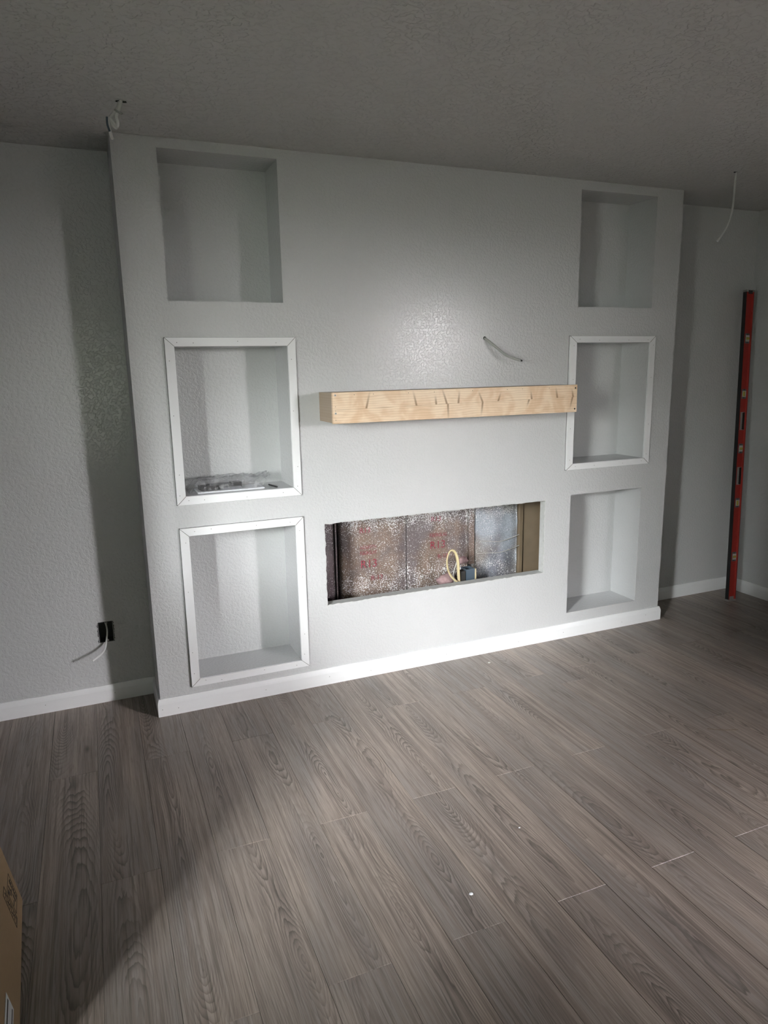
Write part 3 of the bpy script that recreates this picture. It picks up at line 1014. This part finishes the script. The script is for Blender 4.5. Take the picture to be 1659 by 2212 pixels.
# ------------------------------------------------------------------ plastic bag and bits in the middle left niche
NZ = 1.0005
o = MB().box(-0.562, -0.262, 0.030, 0.150, NZ, NZ + 0.007).build('white_panel', 'paper')
bevel(o, 0.002, 1)
tag(o, 'flat white panel under the plastic bag in the niche', 'panel')
root = empty('black_bracket', (-0.49, 0.085, NZ + 0.0075))
tag(root, 'black plastic hardware with pale label inside the clear bag', 'hardware')
root.rotation_euler = (0, 0, 0.10)
MB().box(-0.055, 0.085, -0.030, 0.035, 0.0, 0.020).build('body', 'black', root)
MB().box(-0.02, 0.078, -0.022, 0.028, 0.0202, 0.0212).build('label', 'frost', root)
MB().box(-0.055, -0.03, -0.02, 0.0, 0.0202, 0.026).build('clip', 'black', root)
MB().box(0.088, 0.135, -0.012, 0.03, 0.0, 0.024).build('end_clip', 'black', root)
o = MB().box(-0.455, -0.368, 0.034, 0.052, NZ + 0.0075, NZ + 0.020).build('dark_packet', 'frost')
tag(o, 'small dark packet at the front of the clear bag', 'packet')
mb = MB()
nx, ny = 40, 18
X0, X1, Y0, Y1 = -0.600, -0.232, 0.022, 0.185
for j in range(ny + 1):
    for i in range(nx + 1):
        u, v = i / nx, j / ny
        x = X0 + (X1 - X0) * u
        y = Y0 + (Y1 - Y0) * v
        e = min(1, min(u, 1 - u) * 9) * min(1, min(v * 7, (1 - v) * 5))
        z = 0.006 + e * (0.036 + 0.020 * math.sin(u * 3.1)) + e * 0.014 * mnoise.noise(Vector((x * 28, y * 34, 1.1))) + e * 0.006 * mnoise.noise(Vector((x * 90, y * 90, 5)))
        if u > 0.86:      # the gathered mouth of the bag stands up
            k = (u - 0.86) / 0.14
            z += 0.066 * k * (0.55 + 0.6 * mnoise.noise(Vector((y * 45, 3.0, x * 20)))) + 0.012 * k
            y += 0.012 * k * mnoise.noise(Vector((y * 60, 9, x * 40)))
        mb.v.append((x, y, NZ + max(0.002, z)))
for j in range(ny):
    for i in range(nx):
        a = j * (nx + 1) + i
        mb.f.append((a, a + 1, a + nx + 2, a + nx + 1))
o = mb.build('plastic_bag', 'film', smooth=True)
tag(o, 'crumpled clear plastic bag lying in the framed niche', 'bag')
o = MB().cyl((-0.224, 0.105, NZ + 0.0045), (0.022, -0.105, 0), 0.0042, 0.085, 6).build('pencil', 'black')
tag(o, 'short dark pencil on the niche shelf beside the bag', 'pencil')

# ------------------------------------------------------------------ carton leaning at the left edge of the picture
P0 = Vector((-1.283, -1.049, 0.0))
e1 = Vector((0.06329, -0.998, 0))
e2 = Vector((-0.18356, -0.01164, 0.98294)).normalized()
nn = e1.cross(e2).normalized()          # points into the box (away from the room)
if nn.x > 0:
    nn = -nn
CW, CH, CT = 0.60, 0.95, 0.16
root = empty('cardboard_box', P0)
Mx = Matrix((e1, e2, nn)).transposed().to_4x4()
Mx.translation = P0 + Vector((0, 0, 0.0005)) + Vector((0, 0, CT * max(0, -nn.z)))
root.matrix_world = Mx
tag(root, 'brown cardboard carton leaning at the left edge of the picture', 'box')
o = MB().box(0, CW, 0, CH, 0, CT).build('carton', 'card', root)
bevel(o, 0.004, 2)
# printed stamp: one large square panel and one narrow strip of symbols
mb = MB()
zp0, zp1 = -0.0006, -0.0001


def bar(u0, u1, v0, v1):
    mb.box(min(u0, u1), max(u0, u1), min(v0, v1), max(v0, v1), zp0, zp1)


def outline(u0, u1, v0, v1, w):
    bar(u0, u1, v0, v0 + w), bar(u0, u1, v1 - w, v1), bar(u0, u0 + w, v0, v1), bar(u1 - w, u1, v0, v1)


outline(0.040, 0.118, 0.050, 0.129, 0.0016)
outline(0.128, 0.166, 0.043, 0.155, 0.0022)
for k in range(6):
    v = 0.056 + k * 0.011
    bar(0.048, 0.066, v, v + 0.0035)
    bar(0.050 + 0.004 * (k % 2), 0.062, v + 0.0045, v + 0.0065)
bar(0.074, 0.080, 0.060, 0.085), bar(0.074, 0.098, 0.095, 0.101), bar(0.088, 0.110, 0.070, 0.074), bar(0.084, 0.088, 0.104, 0.122), bar(0.098, 0.112, 0.108, 0.120)
for k in range(8):
    v = 0.050 + k * 0.0125
    bar(0.136, 0.158, v, v + 0.0022)
    bar(0.136 + 0.006 * (k % 3), 0.140 + 0.006 * (k % 3), v, v + 0.008)
o = mb.build('printed_symbols', 'ink', root)
o['label'] = 'black printed symbol panels'
o = MB().box(0.448, 0.545, 0.052, 0.105, -0.0012, -0.0002).build('shipping_label', 'paper', root)
o['label'] = 'white paper shipping label'
o2 = MB().box(0.458, 0.53, 0.060, 0.064, -0.0016, -0.0012).box(0.458, 0.53, 0.090, 0.096, -0.0016, -0.0012).build('label_print', 'ink', o)
# ------------------------------------------------------------------ crumbs left on the floor
for (x, y, r, mat, lab) in ((-0.06, -1.53, 0.0055, 'paper', 'white plaster crumb on the floor near the picture foot'),
                            (0.845, -0.13, 0.006, 'offwhite', 'pale chip lying against the baseboard'),
                            (0.24, -1.33, 0.003, 'paper', 'tiny white fleck on the middle of the floor')):
    lump('plaster_crumb', mat, (x, y, r * 0.45), r, (1.2, 0.9, 0.45), lab, 'crumb', x * 10)
o = MB().tube([(1.330, -1.105, 0.003), (1.36, -1.13, 0.0035), (1.40, -1.15, 0.003), (1.44, -1.165, 0.003)], 0.0011, 6).build('wood_splinter', 'stud')
tag(o, 'thin pale splinter lying on the floor at the right', 'splinter')
